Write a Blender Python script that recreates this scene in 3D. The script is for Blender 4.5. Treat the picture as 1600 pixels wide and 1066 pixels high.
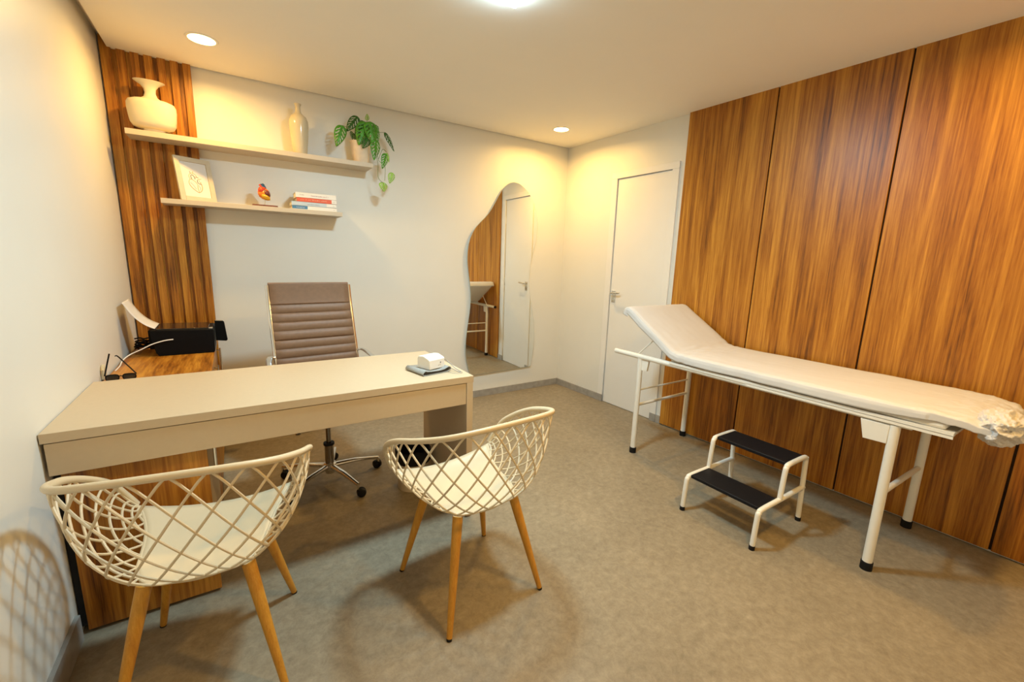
import bpy, bmesh, math, random
from mathutils import Vector, Matrix, noise

# ------------------------------------------------------------------ scene reset
for o in list(bpy.data.objects):
    bpy.data.objects.remove(o)
SC = bpy.context.scene
COL = SC.collection

# ------------------------------------------------------------------ camera
F_PX, YAW, PITCH, ROLL = 664.9, 0.5795, -0.1886, 0.0308
CAM = Vector((-2.9698, -3.5945, 1.3567))
fwd = Vector((math.sin(YAW) * math.cos(PITCH), math.cos(YAW) * math.cos(PITCH), math.sin(PITCH)))
rgt = fwd.cross(Vector((0, 0, 1))).normalized()
upv = rgt.cross(fwd)
r2 = rgt * math.cos(ROLL) + upv * math.sin(ROLL)
u2 = upv * math.cos(ROLL) - rgt * math.sin(ROLL)
cd = bpy.data.cameras.new('camera')
cam = bpy.data.objects.new('camera', cd)
COL.objects.link(cam)
cd.sensor_width = 36.0
cd.lens = 36.0 * F_PX / 1600.0
cd.clip_start = 0.02
m = Matrix((r2, u2, -fwd)).transposed().to_4x4()
m.translation = CAM
cam.matrix_world = m
SC.camera = cam

# ------------------------------------------------------------------ world, exposure
SC.view_settings.view_transform = 'Standard'
SC.view_settings.look = 'None'
SC.view_settings.exposure = 0.15
SC.view_settings.gamma = 1.0
SC.view_settings.use_curve_mapping = False
wd = bpy.data.worlds.new('world')
SC.world = wd
wd.use_nodes = True
wd.node_tree.nodes['Background'].inputs[0].default_value = (0.9, 0.8, 0.65, 1)
wd.node_tree.nodes['Background'].inputs[1].default_value = 0.0

# lamp strengths (emission of the lamps' own diffusers)
COOL = (0.60, 0.88, 1.0)
WARM = (1.0, 0.585, 0.155)
COOL_S = 30.0
WARM_S = 18.0       # glow of the small round diffusers
WARM_W = 17.5       # watts of light each round downlight throws downward
COOL_W = 36.0       # watts of the square ceiling light

# room measures
W = -3.5216          # left wall x
H = 2.488            # lower face of the dropped ceiling
HT = 2.56            # top of the shadow gap
YF = -4.35           # front wall (behind the camera)
TH = math.atan(0.0278)   # the right wall runs very slightly out of square
XR = 0.16            # how far ceiling and floor reach past the right wall line


# ------------------------------------------------------------------ mesh helper
class MB:
    def __init__(s):
        s.v = []
        s.f = []

    def add(s, vs, fs):
        b = len(s.v)
        s.v += [tuple(v) for v in vs]
        s.f += [tuple(b + i for i in f) for f in fs]
        return s

    def box(s, a, b, M=None):
        x0, y0, z0 = a
        x1, y1, z1 = b
        vs = [Vector(p) for p in ((x0, y0, z0), (x1, y0, z0), (x1, y1, z0), (x0, y1, z0),
                                  (x0, y0, z1), (x1, y0, z1), (x1, y1, z1), (x0, y1, z1))]
        if M is not None:
            vs = [M @ v for v in vs]
        return s.add(vs, [(0, 3, 2, 1), (4, 5, 6, 7), (0, 1, 5, 4), (1, 2, 6, 5), (2, 3, 7, 6), (3, 0, 4, 7)])

    def tube(s, pts, r, n=12, cap=True, flat=1.0, closed=False):
        pts = [Vector(p) for p in pts]
        N = len(pts)
        rs = r if isinstance(r, (list, tuple)) else [r] * N
        T = []
        for i in range(N):
            if closed:
                t = pts[(i + 1) % N] - pts[i - 1]
            else:
                t = pts[min(i + 1, N - 1)] - pts[max(i - 1, 0)]
            T.append(t.normalized())
        ref = Vector((0, 0, 1)) if abs(T[0].z) < 0.9 else Vector((1, 0, 0))
        nv = (ref - T[0] * ref.dot(T[0])).normalized()
        vs = []
        for i in range(N):
            nv = (nv - T[i] * nv.dot(T[i])).normalized()
            bv = T[i].cross(nv)
            for k in range(n):
                a = 2 * math.pi * k / n
                vs.append(pts[i] + (nv * math.cos(a) * flat + bv * math.sin(a)) * rs[i])
        fs = []
        for i in range(N if closed else N - 1):
            j = (i + 1) % N
            for k in range(n):
                k2 = (k + 1) % n
                fs.append((i * n + k, i * n + k2, j * n + k2, j * n + k))
        if cap and not closed:
            fs.append(tuple(reversed(range(n))))
            fs.append(tuple(range((N - 1) * n, N * n)))
        return s.add(vs, fs)

    def lathe(s, prof, n=32, c=(0, 0, 0), sx=1.0, sy=1.0, sq=2.0):
        vs = []
        for r, z in prof:
            for k in range(n):
                a = 2 * math.pi * k / n
                ca, sa = math.cos(a), math.sin(a)
                if sq != 2.0:
                    q = (abs(ca) ** sq + abs(sa) ** sq) ** (-1.0 / sq)
                else:
                    q = 1.0
                vs.append((c[0] + r * ca * q * sx, c[1] + r * sa * q * sy, c[2] + z))
        fs = []
        for i in range(len(prof) - 1):
            for k in range(n):
                k2 = (k + 1) % n
                fs.append((i * n + k, i * n + k2, (i + 1) * n + k2, (i + 1) * n + k))
        if prof[0][0] > 1e-6:
            fs.append(tuple(reversed(range(n))))
        if prof[-1][0] > 1e-6:
            fs.append(tuple(range((len(prof) - 1) * n, len(prof) * n)))
        return s.add(vs, fs)

    def prism(s, pts, axis, a, b):
        """polygon pts (2D) extruded along axis from a to b"""
        def mk(p, t):
            if axis == 'x':
                return (t, p[0], p[1])
            if axis == 'y':
                return (p[0], t, p[1])
            return (p[0], p[1], t)
        n = len(pts)
        vs = [mk(p, a) for p in pts] + [mk(p, b) for p in pts]
        fs = [tuple(range(n)), tuple(reversed(range(n, 2 * n)))]
        for i in range(n):
            j = (i + 1) % n
            fs.append((i, i + n, j + n, j))
        return s.add(vs, fs)

    def grid(s, fn, nu, nv):
        vs = [fn(i / nu, j / nv) for i in range(nu + 1) for j in range(nv + 1)]
        fs = []
        for i in range(nu):
            for j in range(nv):
                a = i * (nv + 1) + j
                fs.append((a, a + 1, a + nv + 2, a + nv + 1))
        return s.add(vs, fs)

    def build(s, name, mat, parent=None, bevel=0.0, seg=2, smooth=True, solid=0.0, off=0.0, sub=0, angle=35):
        me = bpy.data.meshes.new(name)
        me.from_pydata(s.v, [], s.f)
        bm = bmesh.new()
        bm.from_mesh(me)
        bmesh.ops.remove_doubles(bm, verts=bm.verts, dist=1e-6)
        bmesh.ops.recalc_face_normals(bm, faces=bm.faces)
        bm.to_mesh(me)
        bm.free()
        if smooth:
            me.shade_smooth()
            me.set_sharp_from_angle(angle=math.radians(angle))
        me.materials.append(mat)
        o = bpy.data.objects.new(name, me)
        COL.objects.link(o)
        if parent:
            o.parent = parent
        if solid:
            md = o.modifiers.new('solid', 'SOLIDIFY')
            md.thickness = solid
            md.offset = off
        if bevel:
            md = o.modifiers.new('bevel', 'BEVEL')
            md.width = bevel
            md.segments = seg
            md.limit_method = 'ANGLE'
            md.angle_limit = math.radians(35)
        if sub:
            md = o.modifiers.new('sub', 'SUBSURF')
            md.levels = sub
            md.render_levels = sub
        return o


def tag(o, label, cat=None, group=None, kind=None):
    if label:
        o['label'] = label
    if cat:
        o['category'] = cat
    if group:
        o['group'] = group
    if kind:
        o['kind'] = kind
    return o


def thing(name, label, cat, loc=(0, 0, 0), rz=0.0, group=None):
    o = bpy.data.objects.new(name, None)
    o.empty_display_size = 0.05
    COL.objects.link(o)
    o.location = loc
    o.rotation_euler = (0, 0, rz)
    return tag(o, label, cat, group)


def struct(o, label=None, cat=None):
    o['kind'] = 'structure'
    if label:
        o['label'] = label
    if cat:
        o['category'] = cat
    return o


def crom(pts, n=8, closed=False):
    pts = [Vector(p) for p in pts]
    out = []
    N = len(pts)
    rng = N if closed else N - 1
    for i in range(rng):
        if closed:
            p0, p1, p2, p3 = pts[i - 1], pts[i], pts[(i + 1) % N], pts[(i + 2) % N]
        else:
            p0, p1, p2, p3 = pts[max(i - 1, 0)], pts[i], pts[i + 1], pts[min(i + 2, N - 1)]
        for k in range(n):
            t = k / n
            out.append(0.5 * ((2 * p1) + (p2 - p0) * t + (2 * p0 - 5 * p1 + 4 * p2 - p3) * t * t
                              + (3 * p1 - p0 - 3 * p2 + p3) * t ** 3))
    if not closed:
        out.append(pts[-1])
    return out


# ------------------------------------------------------------------ materials
def new_mat(name):
    m = bpy.data.materials.new(name)
    m.use_nodes = True
    nt = m.node_tree
    return m, nt, nt.nodes['Principled BSDF']


def plain(name, col, rough=0.5, metal=0.0, spec=0.5, var=0.04, scale=30.0, bump=0.0, bscale=200.0, trans=0.0, sss=0.0, coat=0.0):
    m, nt, b = new_mat(name)
    N, L = nt.nodes, nt.links
    tc = N.new('ShaderNodeTexCoord')
    nz = N.new('ShaderNodeTexNoise')
    nz.inputs['Scale'].default_value = scale
    nz.inputs['Detail'].default_value = 4
    L.new(tc.outputs['Object'], nz.inputs['Vector'])
    rp = N.new('ShaderNodeValToRGB')
    rp.color_ramp.elements[0].position = 0.3
    rp.color_ramp.elements[1].position = 0.7
    rp.color_ramp.elements[0].color = tuple(max(0, c * (1 - var)) for c in col) + (1,)
    rp.color_ramp.elements[1].color = tuple(min(1, c * (1 + var)) for c in col) + (1,)
    L.new(nz.outputs['Fac'], rp.inputs['Fac'])
    L.new(rp.outputs['Color'], b.inputs['Base Color'])
    b.inputs['Roughness'].default_value = rough
    b.inputs['Metallic'].default_value = metal
    b.inputs['Specular IOR Level'].default_value = spec
    if coat:
        b.inputs['Coat Weight'].default_value = coat
        b.inputs['Coat Roughness'].default_value = 0.1
    if sss:
        b.inputs['Subsurface Weight'].default_value = sss
        b.inputs['Subsurface Radius'].default_value = (0.01, 0.008, 0.005)
    if bump:
        n2 = N.new('ShaderNodeTexNoise')
        n2.inputs['Scale'].default_value = bscale
        n2.inputs['Detail'].default_value = 3
        L.new(tc.outputs['Object'], n2.inputs['Vector'])
        bp = N.new('ShaderNodeBump')
        bp.inputs['Strength'].default_value = bump
        bp.inputs['Distance'].default_value = 0.002
        L.new(n2.outputs['Fac'], bp.inputs['Height'])
        L.new(bp.outputs['Normal'], b.inputs['Normal'])
    return m


def emit(name, col, s):
    m, nt, b = new_mat(name)
    b.inputs['Base Color'].default_value = (0.9, 0.9, 0.9, 1)
    b.inputs['Emission Color'].default_value = tuple(col) + (1,)
    b.inputs['Emission Strength'].default_value = s
    return m


def wood(name, axis='z', dark=(0.075, 0.020, 0.002), mid=(0.33, 0.118, 0.010), light=(0.60, 0.28, 0.036), rough=0.36, cross=9.5, along=0.5, fine=0.40):
    """veneer with its grain running along the given axis"""
    m, nt, b = new_mat(name)
    N, L = nt.nodes, nt.links
    tc = N.new('ShaderNodeTexCoord')
    oi = N.new('ShaderNodeObjectInfo')
    mul = N.new('ShaderNodeMath')
    mul.operation = 'MULTIPLY'
    mul.inputs[1].default_value = 37.0
    L.new(oi.outputs['Random'], mul.inputs[0])
    add = N.new('ShaderNodeVectorMath')
    add.operation = 'ADD'
    L.new(tc.outputs['Object'], add.inputs[0])
    L.new(mul.outputs[0], add.inputs[1])

    def stretched(cr, al):
        mp = N.new('ShaderNodeMapping')
        sc = [cr, cr, cr]
        sc['xyz'.index(axis)] = al
        mp.inputs['Scale'].default_value = sc
        L.new(add.outputs[0], mp.inputs['Vector'])
        return mp
    mp1 = stretched(cross, along)
    n1 = N.new('ShaderNodeTexNoise')
    n1.inputs['Scale'].default_value = 1.0
    n1.inputs['Detail'].default_value = 9
    n1.inputs['Roughness'].default_value = 0.68
    n1.inputs['Distortion'].default_value = 0.55
    L.new(mp1.outputs[0], n1.inputs['Vector'])
    mp2 = stretched(cross * 9, along * 5.0)
    n2 = N.new('ShaderNodeTexNoise')
    n2.inputs['Scale'].default_value = 1.0
    n2.inputs['Detail'].default_value = 5
    n2.inputs['Roughness'].default_value = 0.7
    L.new(mp2.outputs[0], n2.inputs['Vector'])
    mx = N.new('ShaderNodeMix')
    mx.data_type = 'FLOAT'
    mx.inputs[0].default_value = fine
    L.new(n1.outputs['Fac'], mx.inputs[2])
    L.new(n2.outputs['Fac'], mx.inputs[3])
    rp = N.new('ShaderNodeValToRGB')
    cr = rp.color_ramp
    cr.elements[0].position = 0.355
    cr.elements[0].color = dark + (1,)
    cr.elements[1].position = 0.62
    cr.elements[1].color = light + (1,)
    e = cr.elements.new(0.468)
    e.color = mid + (1,)
    L.new(mx.outputs[0], rp.inputs['Fac'])
    L.new(rp.outputs['Color'], b.inputs['Base Color'])
    b.inputs['Roughness'].default_value = rough
    b.inputs['Specular IOR Level'].default_value = 0.4
    bp = N.new('ShaderNodeBump')
    bp.inputs['Strength'].default_value = 0.12
    bp.inputs['Distance'].default_value = 0.001
    L.new(n2.outputs['Fac'], bp.inputs['Height'])
    L.new(bp.outputs['Normal'], b.inputs['Normal'])
    return m


def floor_mat():
    m, nt, b = new_mat('stone_floor')
    N, L = nt.nodes, nt.links
    tc = N.new('ShaderNodeTexCoord')
    a = N.new('ShaderNodeTexNoise')
    a.inputs['Scale'].default_value = 1.6
    a.inputs['Detail'].default_value = 8
    a.inputs['Roughness'].default_value = 0.6
    L.new(tc.outputs['Object'], a.inputs['Vector'])
    c = N.new('ShaderNodeTexNoise')
    c.inputs['Scale'].default_value = 26
    c.inputs['Detail'].default_value = 12
    c.inputs['Roughness'].default_value = 0.78
    c.inputs['Distortion'].default_value = 0.3
    L.new(tc.outputs['Object'], c.inputs['Vector'])
    mx = N.new('ShaderNodeMix')
    mx.data_type = 'FLOAT'
    mx.inputs[0].default_value = 0.7
    L.new(a.outputs['Fac'], mx.inputs[2])
    L.new(c.outputs['Fac'], mx.inputs[3])
    rp = N.new('ShaderNodeValToRGB')
    cr = rp.color_ramp
    cr.elements[0].position = 0.34
    cr.elements[0].color = (0.185, 0.148, 0.098, 1)
    cr.elements[1].position = 0.68
    cr.elements[1].color = (0.37, 0.308, 0.214, 1)
    e = cr.elements.new(0.5)
    e.color = (0.265, 0.217, 0.147, 1)
    L.new(mx.outputs[0], rp.inputs['Fac'])
    L.new(rp.outputs['Color'], b.inputs['Base Color'])
    b.inputs['Roughness'].default_value = 0.5
    b.inputs['Specular IOR Level'].default_value = 0.35
    bp = N.new('ShaderNodeBump')
    bp.inputs['Strength'].default_value = 0.15
    bp.inputs['Distance'].default_value = 0.001
    L.new(c.outputs['Fac'], bp.inputs['Height'])
    L.new(bp.outputs['Normal'], b.inputs['Normal'])
    return m


M_WALL = plain('wall_paint', (0.76, 0.745, 0.69), 0.42, spec=0.35, var=0.012, scale=3, bump=0.06, bscale=150)
M_CEIL = plain('ceiling_paint', (0.90, 0.87, 0.81), 0.8, spec=0.2, var=0.01, scale=2)
M_FLOOR = floor_mat()
M_SKIRT = plain('grey_porcelain', (0.33, 0.31, 0.28), 0.45, var=0.12, scale=25)
M_DOOR = plain('white_door_lacquer', (0.80, 0.78, 0.74), 0.35, var=0.01, scale=5)
M_CHROME = plain('chrome', (0.75, 0.74, 0.72), 0.18, metal=1.0, var=0.02)
M_DARKCHROME = plain('dark_chrome', (0.30, 0.27, 0.24), 0.22, metal=1.0, var=0.05)
M_WOODZ = wood('walnut_veneer_upright', 'z')
M_SLAT = wood('slat_veneer', 'z', cross=13.0, along=0.8)
M_WOODX = wood('cabinet_veneer_top', 'y', cross=11.0, along=1.4)
M_GAP = plain('dark_joint', (0.03, 0.014, 0.006), 0.8)
M_BEIGE = plain('beige_laminate', (0.56, 0.45, 0.305), 0.45, var=0.015, scale=60)
M_SHELF = plain('greige_shelf_laminate', (0.58, 0.495, 0.375), 0.5, var=0.015, scale=60)
M_PLASTIC = plain('cream_plastic', (0.66, 0.55, 0.375), 0.4, var=0.01, scale=20)
M_LEG = wood('beech_leg', 'z', dark=(0.40, 0.17, 0.018), mid=(0.52, 0.245, 0.028), light=(0.62, 0.32, 0.045), cross=30, along=3, rough=0.4)
M_RUBBER = plain('black_rubber', (0.007, 0.007, 0.008), 0.6, spec=0.25, var=0.2, bump=0.1)
M_TREAD = plain('ribbed_black_rubber', (0.006, 0.0065, 0.009), 0.5, spec=0.22, var=0.3, scale=90, bump=0.3, bscale=260)
M_ENAMEL = plain('white_enamel', (0.80, 0.78, 0.72), 0.3, var=0.02, scale=12)
M_SHEET = plain('white_paper_sheet', (0.64, 0.62, 0.60), 0.75, spec=0.2, var=0.012, scale=8, bump=0.25, bscale=60)
M_CUSHION = plain('white_vinyl', (0.80, 0.77, 0.70), 0.4, var=0.02)
M_LEATHER = plain('brown_leatherette', (0.185, 0.100, 0.052), 0.5, var=0.08, scale=50, bump=0.15, bscale=400)
M_CERAMIC = plain('matt_cream_ceramic', (0.66, 0.60, 0.47), 0.6, var=0.02, scale=15, bump=0.12, bscale=90)
M_GLAZE = plain('glazed_cream_ceramic', (0.60, 0.53, 0.38), 0.16, var=0.02, scale=15)
M_POT = plain('white_terracotta', (0.80, 0.66, 0.50), 0.5, var=0.12, scale=18)
M_SOIL = plain('potting_soil', (0.03, 0.018, 0.01), 0.9, var=0.4, scale=80)
M_LEAFD = plain('dark_leaf', (0.020, 0.11, 0.006), 0.35, var=0.35, scale=45)
M_LEAFM = plain('mid_leaf', (0.055, 0.25, 0.010), 0.35, var=0.3, scale=45)
M_LEAFL = plain('young_leaf', (0.26, 0.48, 0.05), 0.4, var=0.25, scale=45)
M_STEM = plain('plant_stem', (0.16, 0.20, 0.05), 0.5, var=0.2)
M_BLACK = plain('black_plastic', (0.004, 0.004, 0.0045), 0.5, spec=0.12, var=0.1)
M_BLACKGLOSS = plain('glossy_black_plastic', (0.016, 0.012, 0.010), 0.08, var=0.05)
M_PAPER = plain('white_paper', (0.70, 0.68, 0.66), 0.7, var=0.01)
M_WHITE = plain('white_plastic', (0.82, 0.81, 0.78), 0.35, var=0.01)
M_GREYF = plain('blue_grey_cuff_fabric', (0.31, 0.32, 0.31), 0.8, var=0.1, scale=120, bump=0.3, bscale=500)
M_DARKF = plain('dark_cuff_lining', (0.03, 0.03, 0.032), 0.8, var=0.1)
M_TUBING = plain('grey_rubber_tubing', (0.33, 0.30, 0.26), 0.4, var=0.05)
M_FRAME = plain('cream_frame_wood', (0.58, 0.50, 0.36), 0.5, var=0.03, scale=40)
M_INKD = plain('graphite_ink', (0.16, 0.13, 0.11), 0.7)
M_INKO = plain('ochre_ink', (0.75, 0.42, 0.14), 0.6)
M_RED = plain('heart_red', (0.62, 0.055, 0.012), 0.35, var=0.3, scale=40)
M_ORANGE = plain('heart_orange', (0.80, 0.20, 0.015), 0.35, var=0.2, scale=40)
M_YELLOW = plain('heart_yellow', (0.85, 0.42, 0.02), 0.35, var=0.2, scale=60)
M_BLUE = plain('vessel_blue', (0.035, 0.12, 0.20), 0.35, var=0.2, scale=60)
M_MAROON = plain('heart_maroon', (0.16, 0.03, 0.02), 0.4, var=0.3, scale=80)
M_BASEW = plain('mahogany_base', (0.16, 0.045, 0.02), 0.4, var=0.2, scale=60)
M_BOOKW = plain('cream_book_cover', (0.80, 0.76, 0.68), 0.4, var=0.01)
M_BOOKR = plain('red_book_cover', (0.72, 0.10, 0.02), 0.4, var=0.03)
M_BOOKB = plain('pale_blue_book_cover', (0.52, 0.60, 0.66), 0.4, var=0.02)
M_BOOKBB = plain('blue_label', (0.06, 0.20, 0.36), 0.4, var=0.05)
M_BOOKP = plain('book_pages', (0.72, 0.66, 0.50), 0.8, var=0.05, scale=200)
M_TXTG = plain('grey_print', (0.42, 0.36, 0.33), 0.6)
M_TXTR = plain('rust_print', (0.50, 0.27, 0.22), 0.6)
M_TXTL = plain('pale_print', (0.88, 0.55, 0.38), 0.6)
M_TXTW = plain('white_print', (0.80, 0.82, 0.84), 0.6)
M_LABELB = plain('blue_button', (0.08, 0.10, 0.16), 0.4)
M_BEIGEPLUG = plain('tan_card', (0.62, 0.52, 0.33), 0.6)
M_COOL = emit('cool_diffuser', COOL, COOL_S)
M_WARM = emit('warm_diffuser', WARM, WARM_S)

mm, nt, b = new_mat('mirror_glass')
b.inputs['Base Color'].default_value = (0.90, 0.92, 0.90, 1)
b.inputs['Metallic'].default_value = 1.0
b.inputs['Roughness'].default_value = 0.0
M_MIRROR = mm
M_MEDGE = plain('mirror_edge_glass', (0.45, 0.48, 0.40), 0.15, var=0.02)
mm, nt, b = new_mat('lens_glass')
b.inputs['Base Color'].default_value = (0.05, 0.06, 0.06, 1)
b.inputs['Roughness'].default_value = 0.05
b.inputs['Transmission Weight'].default_value = 0.6
M_LENS = mm

# ------------------------------------------------------------------ room shell
FX0, FX1 = W - 0.12, 0.25
struct(MB().box((FX0, YF - 0.12, -0.1), (FX1, 0.12, 0)).build('floor', M_FLOOR, smooth=False))
G = 0.042
# dropped ceiling board, stopping short of the walls, with a raised shadow gap above it
struct(MB().box((W + G, YF + 0.02, H), (XR, -0.012, H + 0.05)).box((FX0, YF - 0.12, HT), (FX1, 0.12, HT + 0.1)).build('ceiling', M_CEIL, smooth=False))
struct(MB().box((W - 0.12, 0, 0), (FX1, 0.12, HT)).build('wall_back', M_WALL, smooth=False))
struct(MB().box((W - 0.12, YF, 0), (W, 0, HT)).build('wall_left', M_WALL, smooth=False))
struct(MB().box((W - 0.12, YF - 0.12, 0), (FX1, YF, HT)).build('wall_front', M_WALL, smooth=False))

# right wall with the door opening (local frame turned by TH about the corner)
D0, D1, DZ = -0.700, -1.272, 2.103       # door opening along local y
wr = MB()
wr.box((0, D0 + 0.0, 0), (0.12, 0.0, HT))
wr.box((0, D1, DZ), (0.12, D0, HT))
wr.box((0, YF - 0.05, 0), (0.12, D1, HT))
o = struct(wr.build('wall_right', M_WALL, smooth=False))
o.rotation_euler = (0, 0, TH)

dr = thing('door_1', 'white flush door with lever handle beside the wooden wall panels', None)
dr['kind'] = 'structure'
dr.rotation_euler = (0, 0, TH)
MB().box((0.004, D1 + 0.0015, 0.004), (0.040, D0 - 0.0015, DZ - 0.002)).build('door_leaf', M_DOOR, dr, bevel=0.0015)
cs = MB()
cs.box((-0.012, D0 - 0.0, 0.0), (0.010, D0 + 0.062, DZ - 0.0003))
cs.box((-0.012, D1 - 0.062, 0.0), (0.010, D1 + 0.0, DZ - 0.0003))
cs.box((-0.012, D1 - 0.062, DZ), (0.010, D0 + 0.062, DZ + 0.053))
cs.build('casing', M_DOOR, dr, bevel=0.002)
hd = MB()
hd.box((-0.004, D0 - 0.068, 1.055), (0.005, D0 - 0.022, 1.10))
hd.box((-0.004, D0 - 0.068, 0.995), (0.005, D0 - 0.022, 1.042))
hd.tube(crom([(0.008, D0 - 0.045, 1.078), (-0.035, D0 - 0.045, 1.078), (-0.043, D0 - 0.055, 1.079), (-0.043, D0 - 0.15, 1.085)], 6), 0.0085, 12)
hd.tube([(0.004, D0 - 0.045, 1.018), (-0.009, D0 - 0.045, 1.018)], 0.008, 12)
hd.build('door_handle', M_CHROME, dr, bevel=0.002)
for z in (0.22, 1.07, 1.85):
    hg = MB()
    hg.tube([(0.001, D1 + 0.002, z - 0.045), (0.001, D1 + 0.002, z + 0.045)], 0.0055, 10)
    hg.build('hinge', M_CHROME if z == 1.07 else M_DOOR, dr)

# baseboards
BH, BT = 0.068, 0.012
struct(MB().box((-3.10, -BT, 0), (-0.002, 0, BH)).build('baseboard_back', M_SKIRT, bevel=0.001))
bb = MB().box((-BT, D0 + 0.062, 0), (0, -BT, BH)).box((-BT, -1.385, 0), (0, D1 - 0.062, BH))
bb = bb.box((-0.014, D0 + 0.0, 0), (0.0, D0 + 0.064, BH + 0.003)).box((-0.014, D1 - 0.062, 0), (0.0, D1 - 0.0, BH + 0.003))
o = struct(bb.build('baseboard_right', M_SKIRT, bevel=0.001))
o.rotation_euler = (0, 0, TH)
struct(MB().box((W, YF, 0), (W + 0.014, -1.73, 0.10)).build('baseboard_left', M_SKIRT, bevel=0.001))

# ------------------------------------------------------------------ wooden wall panels on the right wall
ys = [-1.3863, -2.0157, -2.6647, -3.3248, -3.975]
plabels = ['wood veneer wall panel nearest the white door, narrow dark joint on its right',
           'wood veneer wall panel behind the middle of the exam couch, second from the door',
           'wood veneer wall panel behind the foot end of the couch, third from the door',
           'wood veneer wall panel at the far right edge, only its lower strip in view']
bk = MB().box((-0.006, ys[-1], 0.012), (-0.001, ys[0] - 0.01, H + 0.03)).build('trim_1', M_GAP, smooth=False)
struct(bk)
bk.rotation_euler = (0, 0, TH)
for i in range(4):
    y0, y1 = ys[i], ys[i + 1]
    r = thing('wood_wall_panel', plabels[i], 'wall panel', (0, 0, 0), TH, 'wood veneer panels on the right wall')
    p = MB().box((-0.020, y1 + 0.005, 0.012), (-0.006, y0 - (0.005 if i else 0.0), H + 0.02)).build('panel', M_WOODZ, r, bevel=0.001)
# ------------------------------------------------------------------ slatted panel in the left back corner
r = thing('slatted_wood_panel', 'tall vertical slatted wood panel in the left corner behind the shelves', 'wall panel', (-3.30, 0, 0))
MB().box((W + 0.004 + 3.30, -0.012, 0.0), (-3.096 + 3.30, -0.001, HT - 0.01)).build('backing_board', M_SLAT, r)
for k in range(7):
    x1 = -3.096 - 0.0615 * k + 3.30
    x0 = x1 - 0.0395
    if k == 6:
        x0 = -3.5125 + 3.30
    MB().box((x0, -0.034, 0.0), (x1, -0.012, HT - 0.01)).build('slat', M_SLAT, r, bevel=0.0015)

# ------------------------------------------------------------------ lamps in the ceiling
lp = thing('ceiling_light', 'square white surface ceiling light glowing cool white at the top middle', 'ceiling light', (-1.965, -1.925, H))
MB().box((-0.15, -0.15, -0.006), (0.15, 0.15, 0)).build('housing', M_WHITE, lp, bevel=0.002)
MB().box((-0.145, -0.145, -0.030), (0.145, 0.145, -0.006)).build('diffuser', M_COOL, lp, bevel=0.004)
def lamp(name, parent, shape, size, col, watts, spread, z):
    ld = bpy.data.lights.new(name, 'AREA')
    ld.shape = shape
    ld.size = size
    ld.color = col
    ld.energy = watts
    ld.spread = math.radians(spread)
    lo = bpy.data.objects.new(name, ld)
    COL.objects.link(lo)
    lo.parent = parent
    lo.location = (0, 0, z)
    return lo


lamp('lamp', lp, 'SQUARE', 0.20, COOL, COOL_W, 180, -0.033)
dl = [(-3.016, -0.482, 0.66, 'round recessed warm downlight above the shelves and slatted panel'),
      (-0.470, -0.456, 0.78, 'round recessed warm downlight near the back right corner of the ceiling'),
      (-1.650, -3.35, 1.15, 'round recessed warm downlight above the camera, out of the picture'),
      (-0.500, -3.25, 0.62, 'round recessed warm downlight over the foot of the exam couch')]
for x, y, lv, lab in dl:
    t = thing('recessed_downlight', lab, 'ceiling light', (x, y, H), 0, 'round recessed warm downlights')
    ring = MB()
    ring.lathe([(0.064, 0.0), (0.064, -0.004), (0.074, -0.004), (0.078, 0.0)], 40)
    ring.build('trim_ring', M_WHITE, t)
    MB().lathe([(0.0, -0.003), (0.064, -0.003), (0.064, -0.0005)], 40).build('diffuser', M_WARM, t)
    lamp('lamp', t, 'DISK', 0.11, WARM, WARM_W * lv, 165, -0.006)

# ------------------------------------------------------------------ desk
DT = 0.778
dk = thing('desk', 'beige office desk with a thick slab top and one panel leg', 'desk', (-2.76, -1.43, 0))
def L_(p, c=(-2.76, -1.43, 0)):
    return (p[0] - c[0], p[1] - c[1], p[2] - c[2])
MB().box(L_((W + 0.003, -1.761, DT - 0.033)), L_((-1.993, -1.109, DT))).build('tabletop', M_BEIGE, dk, bevel=0.0015)
MB().box(L_((W + 0.010, -1.757, 0.633)), L_((-2.032, -1.739, DT - 0.036))).build('apron', M_BEIGE, dk, bevel=0.0015)
MB().box(L_((-2.030, -1.761, 0.012)), L_((-1.996, -1.165, DT - 0.033))).build('panel_leg', M_BEIGE, dk, bevel=0.0015)
MB().box(L_((W + 0.003, -1.700, 0.03)), L_((W + 0.020, -1.165, DT - 0.034))).build('gap_shade_strip', M_RUBBER, dk)  # black strip painting in the shade of the gap between wall and cabinet
MB().box(L_((-2.028, -1.75, 0.0)), L_((-1.999, -1.72, 0.012))).build('foot', M_RUBBER, dk)
MB().box(L_((-2.028, -1.20, 0.0)), L_((-1.999, -1.17, 0.012))).build('foot', M_RUBBER, dk)

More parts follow.
